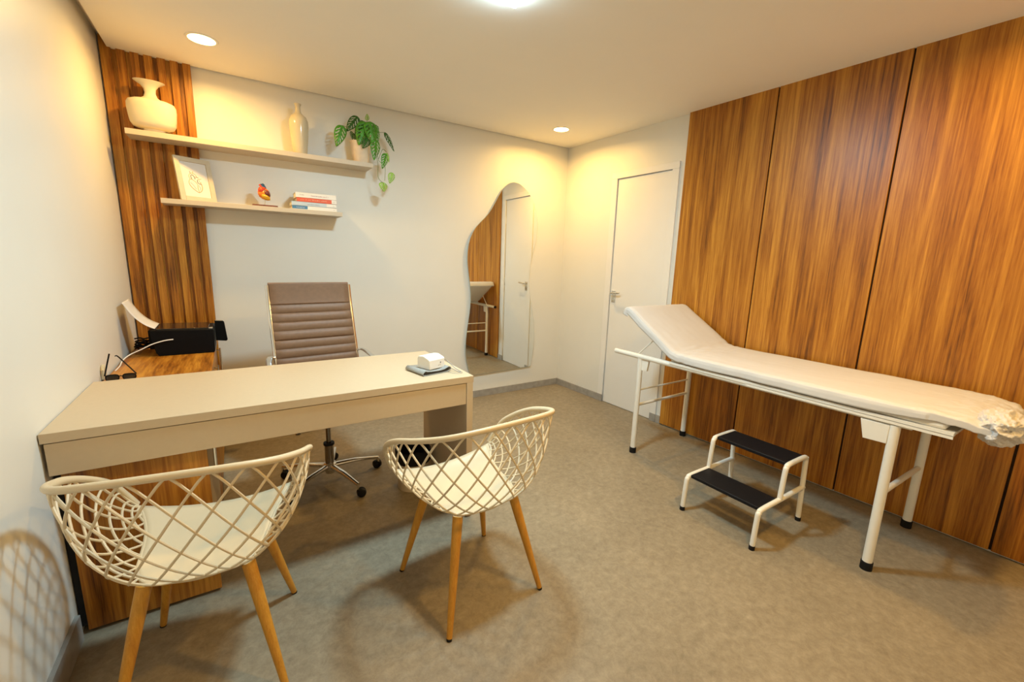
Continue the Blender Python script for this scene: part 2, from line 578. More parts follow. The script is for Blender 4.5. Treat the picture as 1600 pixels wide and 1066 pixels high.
# ------------------------------------------------------------------ wood cabinet along the left wall
CB = thing('wood_cabinet', 'low wood veneer cabinet along the left wall, partly under the desk', 'cabinet', (-3.30, -0.88, 0))
def C_(x, y, z):
    return (x + 3.30, y + 0.88, z)
MB().box(C_(-3.500, -1.705, 0.012), C_(-3.106, -1.687, 0.735)).build('end_panel', M_WOODZ, CB, bevel=0.001)
MB().box(C_(-3.512, -1.10, 0.7255), C_(-3.100, -0.036, 0.750)).box(C_(-3.500, -1.66, 0.7255), C_(-3.100, -1.105, 0.742)).build('cabinet_top', M_WOODX, CB, bevel=0.001)
MB().box(C_(-3.500, -1.686, 0.05), C_(-3.125, -0.06, 0.724)).build('carcass', M_BEIGE, CB)
MB().box(C_(-3.47, -1.68, 0.0), C_(-3.15, -0.08, 0.05)).build('plinth', M_GAP, CB)
for i in range(3):
    a = -1.680 + i * 0.54
    d = MB().box(C_(-3.124, a, 0.06), C_(-3.108, a + 0.534, 0.720)).build('cabinet_door', M_BEIGE if i == 0 else M_WOODZ, CB, bevel=0.001)
    ya = a + (0.035 if i == 0 else 0.50)
    hb = MB()
    hb.tube([C_(-3.086, ya, 0.485), C_(-3.086, ya, 0.70)], 0.006, 10)
    hb.tube([C_(-3.108, ya, 0.50), C_(-3.086, ya, 0.50)], 0.004, 8)
    hb.tube([C_(-3.108, ya, 0.685), C_(-3.086, ya, 0.685)], 0.004, 8)
    hb.build('handle', M_CHROME, d)

# ------------------------------------------------------------------ floating shelves
t = MB().box((-0.695, -0.20, -0.0155), (0.697, -0.0345, 0.0155))
t.box((-0.695 + 0.33, -0.0345, -0.0155), (0.697, 0.0, 0.0155))
o = t.build('floating_shelf', M_SHELF, bevel=0.001)
o.location = (-2.731, 0, 2.0145)
tag(o, 'upper long greige floating shelf holding two vases and a trailing plant', 'shelf', 'floating wall shelves')
t = MB().box((-0.52, -0.20, -0.0145), (0.518, -0.0345, 0.0145))
t.box((-0.52 + 0.21, -0.0345, -0.0145), (0.518, 0.0, 0.0145))
o = t.build('floating_shelf', M_SHELF, bevel=0.001)
o.location = (-2.782, 0, 1.6445)
tag(o, 'lower shorter greige floating shelf holding the picture, heart model and books', 'shelf', 'floating wall shelves')
SU, SL = 2.030, 1.659

# ------------------------------------------------------------------ vases
prof = [(0.0, 0.0), (0.046, 0.0), (0.048, 0.012), (0.052, 0.024), (0.072, 0.026), (0.096, 0.036), (0.108, 0.056), (0.113, 0.09), (0.117, 0.135),
        (0.116, 0.160), (0.108, 0.176), (0.084, 0.186), (0.048, 0.193), (0.032, 0.206), (0.026, 0.228), (0.029, 0.250),
        (0.042, 0.268), (0.060, 0.280), (0.074, 0.290), (0.071, 0.291), (0.050, 0.280), (0.024, 0.262), (0.020, 0.24), (0.0, 0.235)]
o = MB().lathe(prof, 56, sx=1.0, sy=0.62, sq=2.3).build('ceramic_vase', M_CERAMIC, angle=60)
o.location = (-3.300, -0.115, SU)
tag(o, 'squat matt cream vase with wide flared lip on the left end of upper shelf', 'vase')
prof = [(0.0, 0.0), (0.040, 0.0), (0.044, 0.006), (0.050, 0.06), (0.057, 0.13), (0.061, 0.19), (0.059, 0.225), (0.048, 0.250),
        (0.030, 0.264), (0.020, 0.275), (0.0165, 0.29), (0.0165, 0.318), (0.021, 0.326), (0.022, 0.332), (0.016, 0.332), (0.012, 0.30), (0.0, 0.29)]
o = MB().lathe(prof, 48).build('ceramic_vase', M_GLAZE, angle=60)
o.location = (-2.510, -0.115, SU)
tag(o, 'tall slim glazed bottle vase standing in the middle of upper shelf', 'vase')

# ------------------------------------------------------------------ trailing plant
PL = thing('potted_plant', 'trailing plant with holed green leaves in a pale pot on upper shelf', 'plant', (-2.10, -0.12, SU))
prof = [(0.0, 0.0), (0.050, 0.0), (0.053, 0.004), (0.073, 0.145), (0.077, 0.150), (0.071, 0.150), (0.066, 0.135), (0.0, 0.132)]
MB().lathe(prof, 40).build('pot', M_POT, PL)
MB().lathe([(0.0, 0.134), (0.067, 0.134), (0.067, 0.128)], 30).build('soil', M_SOIL, PL)


def leaf(base, tip, w, mat, holes=True, twist=0.0):
    base, tip = Vector(base), Vector(tip)
    ax = tip - base
    ln = ax.length
    ax.normalize()
    side = ax.cross(Vector((0.15 + twist, -1, 0.35))).normalized()
    nrm = side.cross(ax).normalized()
    NU, NV = 26, 18
    P = {}
    mb = MB()
    idx = {}

    def width(u):
        return (math.sin(math.pi * min(1, (u * 0.97 + 0.03)) ** 0.62)) ** 0.8 * 0.5 * w

    def pt(i, j):
        u, v = i / NU, j / NV * 2 - 1
        hw = width(u)
        p = base + ax * (u * ln) + side * (v * hw)
        p -= nrm * (0.20 * w * v * v * 0.6 + 0.10 * ln * (u - 0.35) ** 2)
        p += nrm * 0.010 * math.sin(u * 26) * abs(v) * w * 2
        return p
    vs = [pt(i, j) for i in range(NU + 1) for j in range(NV + 1)]
    fs = []
    for i in range(NU):
        for j in range(NV):
            u, v = (i + 0.5) / NU, (j + 0.5) / NV * 2 - 1
            if holes and 0.12 < u < 0.90:
                k = (u - 0.25 * abs(v)) * 6.2
                ph = k - math.floor(k)
                if 0.32 < ph < 0.74 and 0.22 < abs(v) < 0.76 and 0 < k < 5.4:
                    continue
            a = i * (NV + 1) + j
            fs.append((a, a + 1, a + NV + 2, a + NV + 1))
    mb.add(vs, fs)
    return mb.build('leaf', mat, PL, solid=0.0006, angle=80)


LV = [[-0.133, -0.05, 0.233, -0.182, -0.07, 0.084, 0.074, 1], [-0.012, 0.0, 0.328, -0.101, -0.02, 0.211, 0.064, 0],
      [0.029, -0.07, 0.28, -0.032, -0.09, 0.113, 0.092, 1], [0.051, -0.09, 0.284, 0.069, -0.11, 0.134, 0.087, 1],
      [0.016, -0.03, 0.278, -0.043, -0.05, 0.158, 0.064, 0], [0.036, -0.08, 0.17, -0.008, -0.1, 0.093, 0.055, 0],
      [0.091, -0.1, 0.166, 0.072, -0.12, 0.018, 0.074, 1], [0.183, -0.02, 0.248, 0.247, -0.04, 0.122, 0.041, 0],
      [0.158, -0.11, 0.076, 0.125, -0.13, -0.037, 0.051, 1], [0.206, -0.10, -0.051, 0.178, -0.12, -0.132, 0.046, 2],
      [0.131, -0.11, -0.13, 0.133, -0.13, -0.197, 0.06, 2], [0.057, 0.0, 0.314, 0.053, -0.02, 0.352, 0.030, 2],
      [-0.061, 0.0, 0.218, -0.059, -0.02, 0.158, 0.023, 0], [0.109, 0.02, 0.30, 0.135, 0.0, 0.24, 0.051, 1],
      [0.165, -0.10, 0.084, 0.177, -0.12, 0.017, 0.023, 2], [0.009, -0.04, 0.296, 0.042, -0.06, 0.179, 0.069, 0],
      [-0.05, -0.01, 0.205, -0.021, -0.03, 0.144, 0.041, 0], [0.094, -0.05, 0.274, 0.118, -0.07, 0.159, 0.064, 1],
      [0.02, -0.02, 0.30, 0.075, -0.10, 0.21, 0.085, 1]]
random.seed(4)
for q in LV:
    leaf(q[0:3], q[3:6], q[6] * 1.12, (M_LEAFD, M_LEAFM, M_LEAFL)[q[7]], True, random.uniform(-0.25, 0.25))
for a, b_ in (((-0.133, -0.05, 0.233), (-0.02, -0.01, 0.132)), ((-0.012, 0.0, 0.328), (0.0, 0.0, 0.132)), ((0.029, -0.07, 0.28), (0.01, -0.01, 0.132)),
              ((0.051, -0.09, 0.284), (0.02, -0.02, 0.132)), ((0.183, -0.02, 0.248), (0.03, 0.0, 0.132)), ((0.057, 0.0, 0.314), (0.01, 0.01, 0.132)),
              ((0.091, -0.1, 0.166), (0.03, -0.03, 0.132)), ((0.109, 0.02, 0.30), (0.02, 0.02, 0.132))):
    a, b_ = Vector(a), Vector(b_)
    mid = (a + b_) / 2 + Vector((0, 0, 0.035))
    MB().tube(crom([b_, mid, a], 6), 0.0017, 6).build('stem', M_STEM, PL)
for path in ([(0.03, -0.03, 0.132), (0.06, -0.095, 0.155), (0.083, -0.115, 0.044), (0.094, -0.115, -0.01), (0.093, -0.115, -0.10), (0.128, -0.115, -0.135)],
             [(0.04, -0.02, 0.132), (0.085, -0.09, 0.12), (0.10, -0.115, 0.02), (0.144, -0.115, -0.012), (0.141, -0.115, -0.119)],
             [(0.10, -0.115, 0.03), (0.13, -0.115, 0.10), (0.160, -0.11, 0.088)]):
    MB().tube(crom(path, 8), 0.0019, 6).build('stem', M_STEM, PL)

# ------------------------------------------------------------------ framed heart drawing, leaning on the wall
FRW, FRH = 0.200, 0.270
fr = thing('picture_frame', 'cream framed heart drawing leaning back on the lower shelf', 'picture', (-3.110, -0.150, SL), math.radians(25))
tilt = math.radians(-12)
MT = Matrix.Rotation(tilt, 4, 'X') @ Matrix.Translation((0, 0.0, 0.002))
bw = 0.027
f = MB()
for a, b_ in (((-FRW / 2, 0, 0), (-FRW / 2 + bw, 0.016, FRH)), ((FRW / 2 - bw, 0, 0), (FRW / 2, 0.016, FRH)),
              ((-FRW / 2 + bw, 0, 0), (FRW / 2 - bw, 0.016, bw)), ((-FRW / 2 + bw, 0, FRH - bw), (FRW / 2 - bw, 0.016, FRH))):
    f.box(a, b_, MT)
f.build('frame', M_FRAME, fr, bevel=0.001)
pr = MB().box((-FRW / 2 + bw, 0.008, bw), (FRW / 2 - bw, 0.012, FRH - bw), MT).build('print', M_PAPER, fr)


def ink(pts, r, mat):
    q = [MT @ Vector((x, 0.0075, z)) for x, z in pts]
    MB().tube(crom(q, 5), r, 5).build('drawn_line', mat, pr)


cz = FRH / 2 - 0.015
ink([(-0.034, cz + 0.010), (-0.038, cz - 0.008), (-0.030, cz - 0.030), (-0.008, cz - 0.052), (0.010, cz - 0.062), (0.028, cz - 0.045), (0.032, cz - 0.02), (0.026, cz + 0.002)], 0.0018, M_INKO)
ink([(-0.034, cz + 0.010), (-0.022, cz + 0.018), (-0.004, cz + 0.006), (0.008, cz - 0.012), (0.006, cz - 0.035), (0.010, cz - 0.060)], 0.0014, M_INKO)
ink([(-0.028, cz + 0.016), (-0.032, cz + 0.038), (-0.018, cz + 0.056), (0.002, cz + 0.050), (0.012, cz + 0.034)], 0.0014, M_INKO)
ink([(-0.018, cz + 0.018), (-0.022, cz + 0.036), (-0.014, cz + 0.046), (-0.004, cz + 0.036), (0.000, cz + 0.020)], 0.0019, M_INKD)
ink([(-0.020, cz + 0.05), (-0.024, cz + 0.066)], 0.0014, M_INKD)
ink([(-0.008, cz + 0.054), (-0.006, cz + 0.068)], 0.0014, M_INKO)
ink([(0.002, cz + 0.034), (0.020, cz + 0.032)], 0.0014, M_INKD)
ink([(0.014, cz + 0.022), (0.034, cz + 0.026)], 0.0014, M_INKO)
ink([(0.012, cz + 0.018), (0.010, cz + 0.004), (0.018, cz - 0.006), (0.032, cz - 0.008)], 0.0018, M_INKD)
ink([(0.020, cz + 0.020), (0.022, cz + 0.004), (0.034, cz + 0.006)], 0.0008, M_INKO)
ink([(-0.030, cz - 0.004), (-0.016, cz - 0.020), (-0.004, cz - 0.044)], 0.0007, M_INKD)
ink([(0.014, cz - 0.016), (0.020, cz - 0.034), (0.016, cz - 0.050)], 0.0007, M_INKD)
MB().box((-0.012, 0.016, 0.03), (0.012, 0.020, 0.21), MT).build('easel_back', M_FRAME, fr)

# ------------------------------------------------------------------ anatomical heart model
hm = thing('heart_model', 'small red and orange anatomical heart model on a dark wooden base', 'ornament', (-2.752, -0.150, SL))
MB().box((-0.075, -0.040, 0), (0.073, 0.040, 0.010)).build('base', M_BASEW, hm, bevel=0.001)
MB().tube([(0.0, 0, 0.008), (0.0, 0, 0.05)], 0.0028, 10).build('rod', M_CHROME, hm)


def blob(c, s, rot, mat, name, amp=0.08, sc=3.0):
    bm = bmesh.new()
    bmesh.ops.create_icosphere(bm, subdivisions=4, radius=1)
    R = Matrix.Rotation(rot, 3, 'Y')
    for v in bm.verts:
        p = v.co.copy()
        d = 1 + amp * noise.noise(p * sc + Vector(c) * 50)
        taper = 1.0 - 0.20 * max(0, -p.z) ** 1.3
        q = Vector((p.x * s[0] * taper, p.y * s[1] * taper, p.z * s[2])) * d
        v.co = R @ q + Vector(c)
    me = bpy.data.meshes.new(name)
    bm.to_mesh(me)
    bm.free()
    me.shade_smooth()
    me.materials.append(mat)
    o = bpy.data.objects.new(name, me)
    COL.objects.link(o)
    o.parent = hm
    return o


blob((0.0, 0.0, 0.083), (0.035, 0.030, 0.040), math.radians(-30), M_ORANGE, 'heart_muscle', 0.12)
blob((-0.015, -0.006, 0.103), (0.022, 0.022, 0.026), 0.2, M_RED, 'atrium', 0.15)
blob((0.006, -0.014, 0.064), (0.019, 0.021, 0.030), math.radians(-58), M_YELLOW, 'fat_layer', 0.15, 5)
blob((0.014, -0.014, 0.086), (0.019, 0.022, 0.025), math.radians(-40), M_MAROON, 'cut_away_chamber', 0.12, 5)
MB().tube(crom([(-0.004, 0.0, 0.108), (-0.007, 0.0, 0.128), (-0.012, 0.0, 0.146)], 5), [0.012] * 10 + [0.015], 12).build('blue_vessel', M_BLUE, hm)
MB().tube(crom([(0.008, 0.003, 0.10), (0.004, 0.0, 0.128), (-0.006, -0.004, 0.136), (0.000, -0.006, 0.147)], 5), 0.0085, 12).build('blue_vessel', M_BLUE, hm)
MB().tube(crom([(-0.004, -0.018, 0.098), (0.000, -0.014, 0.120), (0.010, -0.004, 0.112), (0.022, -0.004, 0.100)], 5), 0.006, 10).build('red_vessel', M_RED, hm)
MB().tube(crom([(-0.014, -0.010, 0.112), (-0.018, -0.012, 0.130), (-0.026, -0.010, 0.140)], 5), 0.0055, 8).build('red_vessel', M_RED, hm)
MB().tube(crom([(-0.020, -0.016, 0.098), (-0.006, -0.028, 0.088), (0.004, -0.030, 0.072), (0.014, -0.028, 0.060)], 5), 0.0022, 8).build('yellow_vessel', M_YELLOW, hm)
MB().tube(crom([(0.004, -0.022, 0.108), (0.008, -0.022, 0.095), (0.018, -0.022, 0.088)], 5), 0.0045, 8).build('blue_vessel', M_BLUE, hm)


# ------------------------------------------------------------------ books
def marks(parent, x0, x1, z, h, mat, seed, y=-0.0006, name='spine_print', gap=0.012):
    random.seed(seed)
    mb = MB()
    x = x0
    while x < x1:
        if random.random() < 0.14:
            x += gap * 0.5
            continue
        w = random.uniform(0.0020, 0.0042)
        hh = h * random.choice((0.6, 0.7, 1.0, 0.65, 0.9))
        st = random.choice((0, 1, 2))
        mb.box((x, y, z), (x + 0.0009, y + 0.0006, z + hh))
        if st == 0:
            mb.box((x, y, z + hh - 0.0009), (x + w, y + 0.0006, z + hh))
            mb.box((x, y, z), (x + w, y + 0.0006, z + 0.0009))
        elif st == 1:
            mb.box((x + w - 0.0009, y, z), (x + w, y + 0.0006, z + hh))
            mb.box((x, y, z + hh * 0.5), (x + w, y + 0.0006, z + hh * 0.5 + 0.0009))
        else:
            mb.box((x, y, z + hh * 0.5), (x + w * 0.7, y + 0.0006, z + hh * 0.5 + 0.0009))
        x += w + 0.0014
    return mb.build(name, mat, parent, smooth=False)


def book(x0, x1, z, h, mat, label, rz, depth=0.145, y=-0.19):
    t = thing('book', label, 'book', (x0, y, z), rz, 'books stacked on the lower shelf')
    w = x1 - x0
    c = MB()
    c.box((0, 0, 0), (w, 0.003, h))
    c.box((0, 0, 0), (w, depth, 0.002))
    c.box((0, 0, h - 0.002), (w, depth, h))
    c.build('cover', mat, t, bevel=0.0008)
    MB().box((0.003, 0.0031, 0.0021), (w - 0.003, depth - 0.003, h - 0.0021)).build('pages', M_BOOKP, t, smooth=False)
    return t, w


t, w = book(-2.592, -2.300, SL, 0.026, M_BOOKW, 'white spined book with blue title block, bottom of the stack', 0.0)
MB().box((0.0, -0.0005, 0.003), (0.098, 0.0002, 0.024)).build('blue_title_block', M_BOOKBB, t, smooth=False)
marks(t, 0.028, 0.088, 0.009, 0.008, M_TXTW, 3, y=-0.0012)
marks(t, w - 0.022, w - 0.014, 0.008, 0.007, M_TXTG, 5)
t, w = book(-2.594, -2.302, SL + 0.0265, 0.026, M_BOOKB, 'pale blue grey book, second from the bottom of the stack', 0.0)
MB().box((0.225, -0.0005, 0.002), (w - 0.001, 0.0002, 0.0245)).build('white_spine_end', M_BOOKW, t, smooth=False)
marks(t, 0.10, 0.175, 0.008, 0.006, M_TXTG, 7)
marks(t, w - 0.022, w - 0.014, 0.008, 0.007, M_TXTG, 5, y=-0.0012)
t, w = book(-2.560, -2.300, SL + 0.053, 0.027, M_BOOKR, 'red spined book with white end, second from the top of the stack', 0.0)
MB().box((0.226, -0.0005, 0.0005), (w - 0.0005, 0.0002, 0.0265)).build('white_spine_end', M_BOOKW, t, smooth=False)
marks(t, 0.022, 0.062, 0.010, 0.008, M_TXTL, 11)
marks(t, 0.072, 0.195, 0.010, 0.008, M_TXTL, 13)
marks(t, w - 0.022, w - 0.014, 0.010, 0.006, M_TXTR, 15, y=-0.0012)
t, w = book(-2.566, -2.302, SL + 0.0805, 0.034, M_BOOKW, 'thick cream book with faint reddish title, topmost of the stack', 0.006)
marks(t, 0.026, 0.052, 0.015, 0.006, M_TXTG, 17)
marks(t, 0.098, 0.212, 0.012, 0.009, M_TXTR, 19)

# ------------------------------------------------------------------ mirror
mo = [(-0.662, 2.08), (-0.605, 2.072), (-0.558, 2.049), (-0.512, 2.020), (-0.473, 1.979), (-0.434, 1.925), (-0.408, 1.864), (-0.382, 1.79), (-0.372, 1.70), (-0.380, 1.559), (-0.404, 1.46),
      (-0.423, 1.381), (-0.438, 1.31), (-0.445, 1.223), (-0.446, 1.14), (-0.440, 1.063), (-0.424, 0.97), (-0.404, 0.878), (-0.380, 0.78), (-0.364, 0.689), (-0.357, 0.59), (-0.357, 0.498), (-0.367, 0.38), (-0.386, 0.27)]
ml = [(-1.098, 0.244), (-1.122, 0.30), (-1.138, 0.36), (-1.152, 0.42), (-1.158, 0.486), (-1.158, 0.55), (-1.152, 0.63), (-1.142, 0.71), (-1.130, 0.791), (-1.119, 0.87), (-1.112, 0.95), (-1.112, 1.03),
      (-1.118, 1.11), (-1.130, 1.19), (-1.143, 1.28), (-1.149, 1.361), (-1.143, 1.45), (-1.128, 1.52), (-1.105, 1.576), (-1.068, 1.635), (-1.019, 1.687), (-0.968, 1.735), (-0.926, 1.783), (-0.888, 1.84), (-0.854, 1.896),
      (-0.820, 1.955), (-0.782, 2.01), (-0.740, 2.048), (-0.702, 2.070)]
MC = (-0.75, 1.15)
a1 = crom([(p[0] - MC[0], 0, p[1] - MC[1]) for p in mo], 4)
a2 = crom([(p[0] - MC[0], 0, p[1] - MC[1]) for p in ml], 4)
bot = [Vector((-0.392 - MC[0], 0, 0.252 - MC[1])), Vector((-1.092 - MC[0], 0, 0.236 - MC[1]))]
out = [(v.x, v.z) for v in a1 + bot + a2]
mr = thing('wall_mirror', 'tall wavy frameless mirror on the back wall beside the corner', 'mirror', (MC[0], 0, MC[1]))
MB().prism(out, 'y', -0.024, -0.019).build('mirror_glass', M_MIRROR, mr, smooth=False)
cx_, cz_ = 0.0, 0.0
MB().prism([(x * 0.90 + 0.0, z * 0.965) for x, z in out], 'y', -0.0185, -0.001).build('backing', M_WHITE, mr, smooth=False)
MB().tube([(x, -0.0215, z) for x, z in out], 0.0028, 6, closed=True).build('glass_edge', M_MEDGE, mr)

# ------------------------------------------------------------------ printer and things on the cabinet
CT = 0.7503
PR = thing('printer', 'black inkjet printer on the wood cabinet in front of slatted panel', 'printer', (-3.235, -0.365, CT))
bx = MB()
prof2 = [(-0.128, 0.0), (0.132, 0.0), (0.138, 0.010), (0.141, 0.135), (0.136, 0.143), (-0.150, 0.150), (-0.158, 0.142), (-0.150, 0.08), (-0.140, 0.02)]
bx.prism(prof2, 'y', -0.135, 0.135)
bx.build('body', M_BLACK, PR, bevel=0.003, angle=25)
MB().box((-0.135, -0.120, 0.1455), (0.112, 0.125, 0.1535), Matrix.Rotation(math.radians(1.3), 4, 'Y')).build('scanner_lid', M_BLACKGLOSS, PR, bevel=0.002)
MB().box((0.116, -0.112, 0.1425), (0.134, -0.07, 0.1465)).build('status_screen', M_TUBING, PR)
MB().prism([(0.142, 0.045), (0.196, 0.038), (0.203, 0.045), (0.193, 0.160), (0.184, 0.170), (0.142, 0.174)], 'y', 0.02, 0.045).build('output_tray', M_BLACK, PR, bevel=0.003)
MB().tube([(0.146, 0.02, 0.174), (0.184, 0.02, 0.171)], 0.0025, 6).build('tray_rim', M_CHROME, PR)
MB().box((-0.175, -0.06, 0.03), (-0.15, 0.09, 0.140)).build('rear_feeder', M_BLACK, PR, bevel=0.003)

# sheet of paper leaning out of the rear feeder towards the wall
def sheet(u, v):
    p = [Vector((-3.372, 0, 0.905)), Vector((-3.415, 0, 0.935)), Vector((-3.455, 0, 0.985)), Vector((-3.492, 0, 1.062))]
    c = crom(p, 8)
    k = u * (len(c) - 1)
    i = min(int(k), len(c) - 2)
    q = c[i].lerp(c[i + 1], k - i)
    return (q.x, -0.465 + 0.20 * v - 0.04 * u, q.z + 0.004 * v)
o = MB().grid(lambda u, v: Vector(sheet(u, v)) - Vector((-3.42, -0.38, 0.905)), 20, 4).build('paper_sheet', M_PAPER, solid=0.0008)
o.location = (-3.42, -0.38, 0.905)
tag(o, 'curved white sheet of paper leaning from the printer to the left wall', 'paper')

o = MB().tube(crom([(-3.29, -0.507, 0.845), (-3.33, -0.516, 0.842), (-3.385, -0.520, 0.826), (-3.43, -0.525, 0.803), (-3.475, -0.53, 0.782), (-3.498, -0.56, 0.768), (-3.505, -0.62, 0.758), (-3.500, -0.70, 0.7535), (-3.500, -0.80, 0.7535)], 8), 0.0030, 8).build('cable', M_WHITE)
tag(o, 'thin white cable running from the printer front down to the wall', 'cable')
random.seed(9)
cb = MB()
pts = []
for k in range(46):
    a = k * 0.62
    pts.append((-3.458 + (0.034 + 0.006 * math.sin(k * 1.7)) * math.cos(a), -0.29 + 0.045 * math.sin(a), CT + 0.010 + 0.0014 * k + 0.004 * math.sin(k * 2.3)))
cb.tube(crom(pts, 5), 0.0045, 7)
o = cb.build('power_cable', M_RUBBER)
tag(o, 'coil of black power cable between the printer and the left wall', 'cable')

# spectacles lying upside down with raised temples
gl = thing('eyeglasses', 'dark framed eyeglasses on the wood cabinet beside the desk edge', 'eyeglasses', (-3.445, -1.005, CT))
fr_ = MB()
for sx in (-1, 1):
    ring = [(sx * 0.030 + 0.023 * math.copysign(abs(math.cos(a)) ** 0.6, math.cos(a)), -0.004, 0.016 + 0.013 * math.copysign(abs(math.sin(a)) ** 0.6, math.sin(a))) for a in [2 * math.pi * (k + 0.5) / 24 for k in range(24)]]
    fr_.tube(ring, 0.0024, 8, closed=True)
fr_.tube([(-0.007, -0.004, 0.019), (0, -0.006, 0.023), (0.007, -0.004, 0.019)], 0.0022, 8)
fr_.build('front_frame', M_BLACK, gl)
for sx in (-1, 1):
    MB().prism([(sx * 0.030 + 0.0225 * math.copysign(abs(math.cos(a)) ** 0.6, math.cos(a)), 0.016 + 0.0125 * math.copysign(abs(math.sin(a)) ** 0.6, math.sin(a))) for a in [2 * math.pi * (k + 0.5) / 24 for k in range(24)]], 'y', -0.005, -0.003).build('lens', M_LENS, gl)
MB().tube(crom([(-0.055, -0.004, 0.026), (-0.048, 0.02, 0.068), (-0.038, 0.03, 0.112), (-0.036, 0.034, 0.122)], 6), 0.0034, 8, flat=0.6).build('temple', M_BLACK, gl)
MB().tube(crom([(0.055, -0.002, 0.026), (0.018, 0.045, 0.062), (-0.016, 0.075, 0.100), (-0.026, 0.08, 0.100)], 6), 0.0034, 8, flat=0.6).build('temple', M_BLACK, gl)
o = MB().prism([(-0.026, -0.012), (0.024, -0.012), (0.024, 0.030), (0.006, 0.056), (-0.026, 0.034)], 'x', 0.0, 0.012).build('wall_clip', M_BEIGEPLUG, bevel=0.002)
o.location = (W + 0.001, -0.945, 0.762)
tag(o, 'tiny tan wooden piece against the left wall behind the desk corner', 'clip')

# ------------------------------------------------------------------ blood pressure monitor on its folded cuff
cf = MB()
sec = crom([(-0.092, 0, 0.012), (-0.080, 0, 0.022), (-0.060, 0, 0.019), (0.0, 0, 0.015), (0.045, 0, 0.017), (0.075, 0, 0.026), (0.088, 0, 0.024), (0.092, 0, 0.014), (0.080, 0, 0.007), (0.04, 0, 0.004), (-0.05, 0, 0.004), (-0.085, 0, 0.004)], 5, closed=True)
cu = thing('arm_cuff', 'folded blue grey arm cuff lying under the small white monitor', 'arm cuff', (-2.158, -1.570, DT), math.radians(12))
CA = Matrix.Rotation(math.radians(0), 3, 'Z')
n_ = len(sec)
vs = []
for y in (-0.082, 0.082):
    vs += [(p.x * 0.90, y, p.z) for p in sec]
cf.add(vs, [(i, (i + 1) % n_, n_ + (i + 1) % n_, n_ + i) for i in range(n_)])
cf.build('outer_fabric', M_GREYF, cu, solid=0.0022, off=1)
MB().prism([(p.x * 0.80, p.z * 0.80 + 0.0025) for p in sec], 'y', -0.079, 0.079).build('inner_layers', M_DARKF, cu)
bp_ = thing('blood_pressure_monitor', 'small white wedge shaped blood pressure monitor near the desk end', 'medical device', (-2.146, -1.585, DT + 0.0215), math.radians(20))
prof3 = [(-0.042, 0.0), (0.050, 0.0), (0.050, 0.050), (0.040, 0.062), (0.005, 0.066), (-0.034, 0.054), (-0.042, 0.048)]
MB().prism(prof3, 'x', -0.052, 0.052).build('housing', M_WHITE, bp_, bevel=0.0035, seg=3)
MB().tube([(0.022, -0.0425, 0.030), (0.022, -0.0445, 0.030)], 0.0030, 12).build('button', M_LABELB, bp_)
mk = marks(bp_, 0.006, 0.026, 0.014, 0.004, M_TXTG, 23, y=-0.0428, name='maker_print')
ho = MB().tube(crom([(-2.100, -1.600, DT + 0.050), (-2.085, -1.597, DT + 0.058), (-2.065, -1.595, DT + 0.050), (-2.035, -1.640, DT + 0.014), (-2.022, -1.672, DT + 0.004), (-2.034, -1.668, DT + 0.004), (-2.062, -1.625, DT + 0.018), (-2.090, -1.598, DT + 0.022)], 8), 0.0022, 8)
o = ho.build('air_hose', M_TUBING)
tag(o, 'thin grey air hose looping from the white monitor onto the desk', 'hose')
wp = MB().tube(crom([(-2.085, -1.640, DT + 0.004), (-2.070, -1.672, DT + 0.0015), (-2.045, -1.692, DT + 0.0015), (-2.022, -1.690, DT + 0.0015), (-2.016, -1.668, DT + 0.0015)], 8), 0.0010, 6)
o = wp.build('thin_cord', M_TUBING)
tag(o, 'hair thin pale cord curving on the desk corner below the hose', 'cord')

# ------------------------------------------------------------------ office chair
OC = thing('office_chair', 'brown ribbed high back office chair with chrome base behind the desk', 'office chair', (-2.565, -1.0, 0), math.radians(5.0))
hub = MB().lathe([(0.0, 0.052), (0.026, 0.052), (0.030, 0.070), (0.036, 0.078), (0.036, 0.112), (0.030, 0.120), (0.0, 0.121)], 28)
hub.build('hub', M_CHROME, OC)
for k in range(5):
    a = math.radians(-75 + 72 * k)
    ca, sa = math.cos(a), math.sin(a)
    arm = MB()
    arm.tube([(0.02 * ca, 0.02 * sa, 0.098), (0.15 * ca, 0.15 * sa, 0.096), (0.292 * ca, 0.292 * sa, 0.076)], [0.019, 0.0155, 0.011], 12, flat=0.8)
    ao = arm.build('base_arm', M_CHROME, OC)
    ct = MB()
    X, Y = 0.292 * ca, 0.292 * sa
    ct.tube([(X, Y, 0.048), (X, Y, 0.074)], 0.007, 10)
    ct.build('caster_stem', M_CHROME, ao)
    b2 = a + 1.1 + 0.7 * k
    px, py = -math.sin(b2), math.cos(b2)
    wh = MB()
    for s in (-1, 1):
        c = Vector((X + 0.016 * math.cos(b2), Y + 0.016 * math.sin(b2), 0.0262))
        w_ = Vector((px, py, 0))
        p0, p1 = c + w_ * (s * 0.003), c + w_ * (s * 0.024)
        wh.tube([p0, p0 + (p1 - p0) * 0.3, p0 + (p1 - p0) * 0.85, p1], [0.0262, 0.0262, 0.022, 0.012], 20)
    wh.tube([c - w_ * 0.004, c + w_ * 0.004], 0.022, 16)
    wh.build('caster', M_RUBBER, ao)
MB().tube([(0, 0, 0.120), (0, 0, 0.235)], 0.026, 20).build('gas_lift_sleeve', M_DARKCHROME, OC)
MB().lathe([(0.0, 0.233), (0.031, 0.233), (0.031, 0.247), (0.0, 0.248)], 20).build('collar', M_RUBBER, OC)
MB().tube([(0, 0, 0.245), (0, 0, 0.40)], 0.0145, 14).build('gas_lift', M_DARKCHROME, OC)
MB().box((-0.09, -0.12, 0.395), (0.09, 0.12, 0.425)).build('seat_mechanism', M_RUBBER, OC, bevel=0.006)
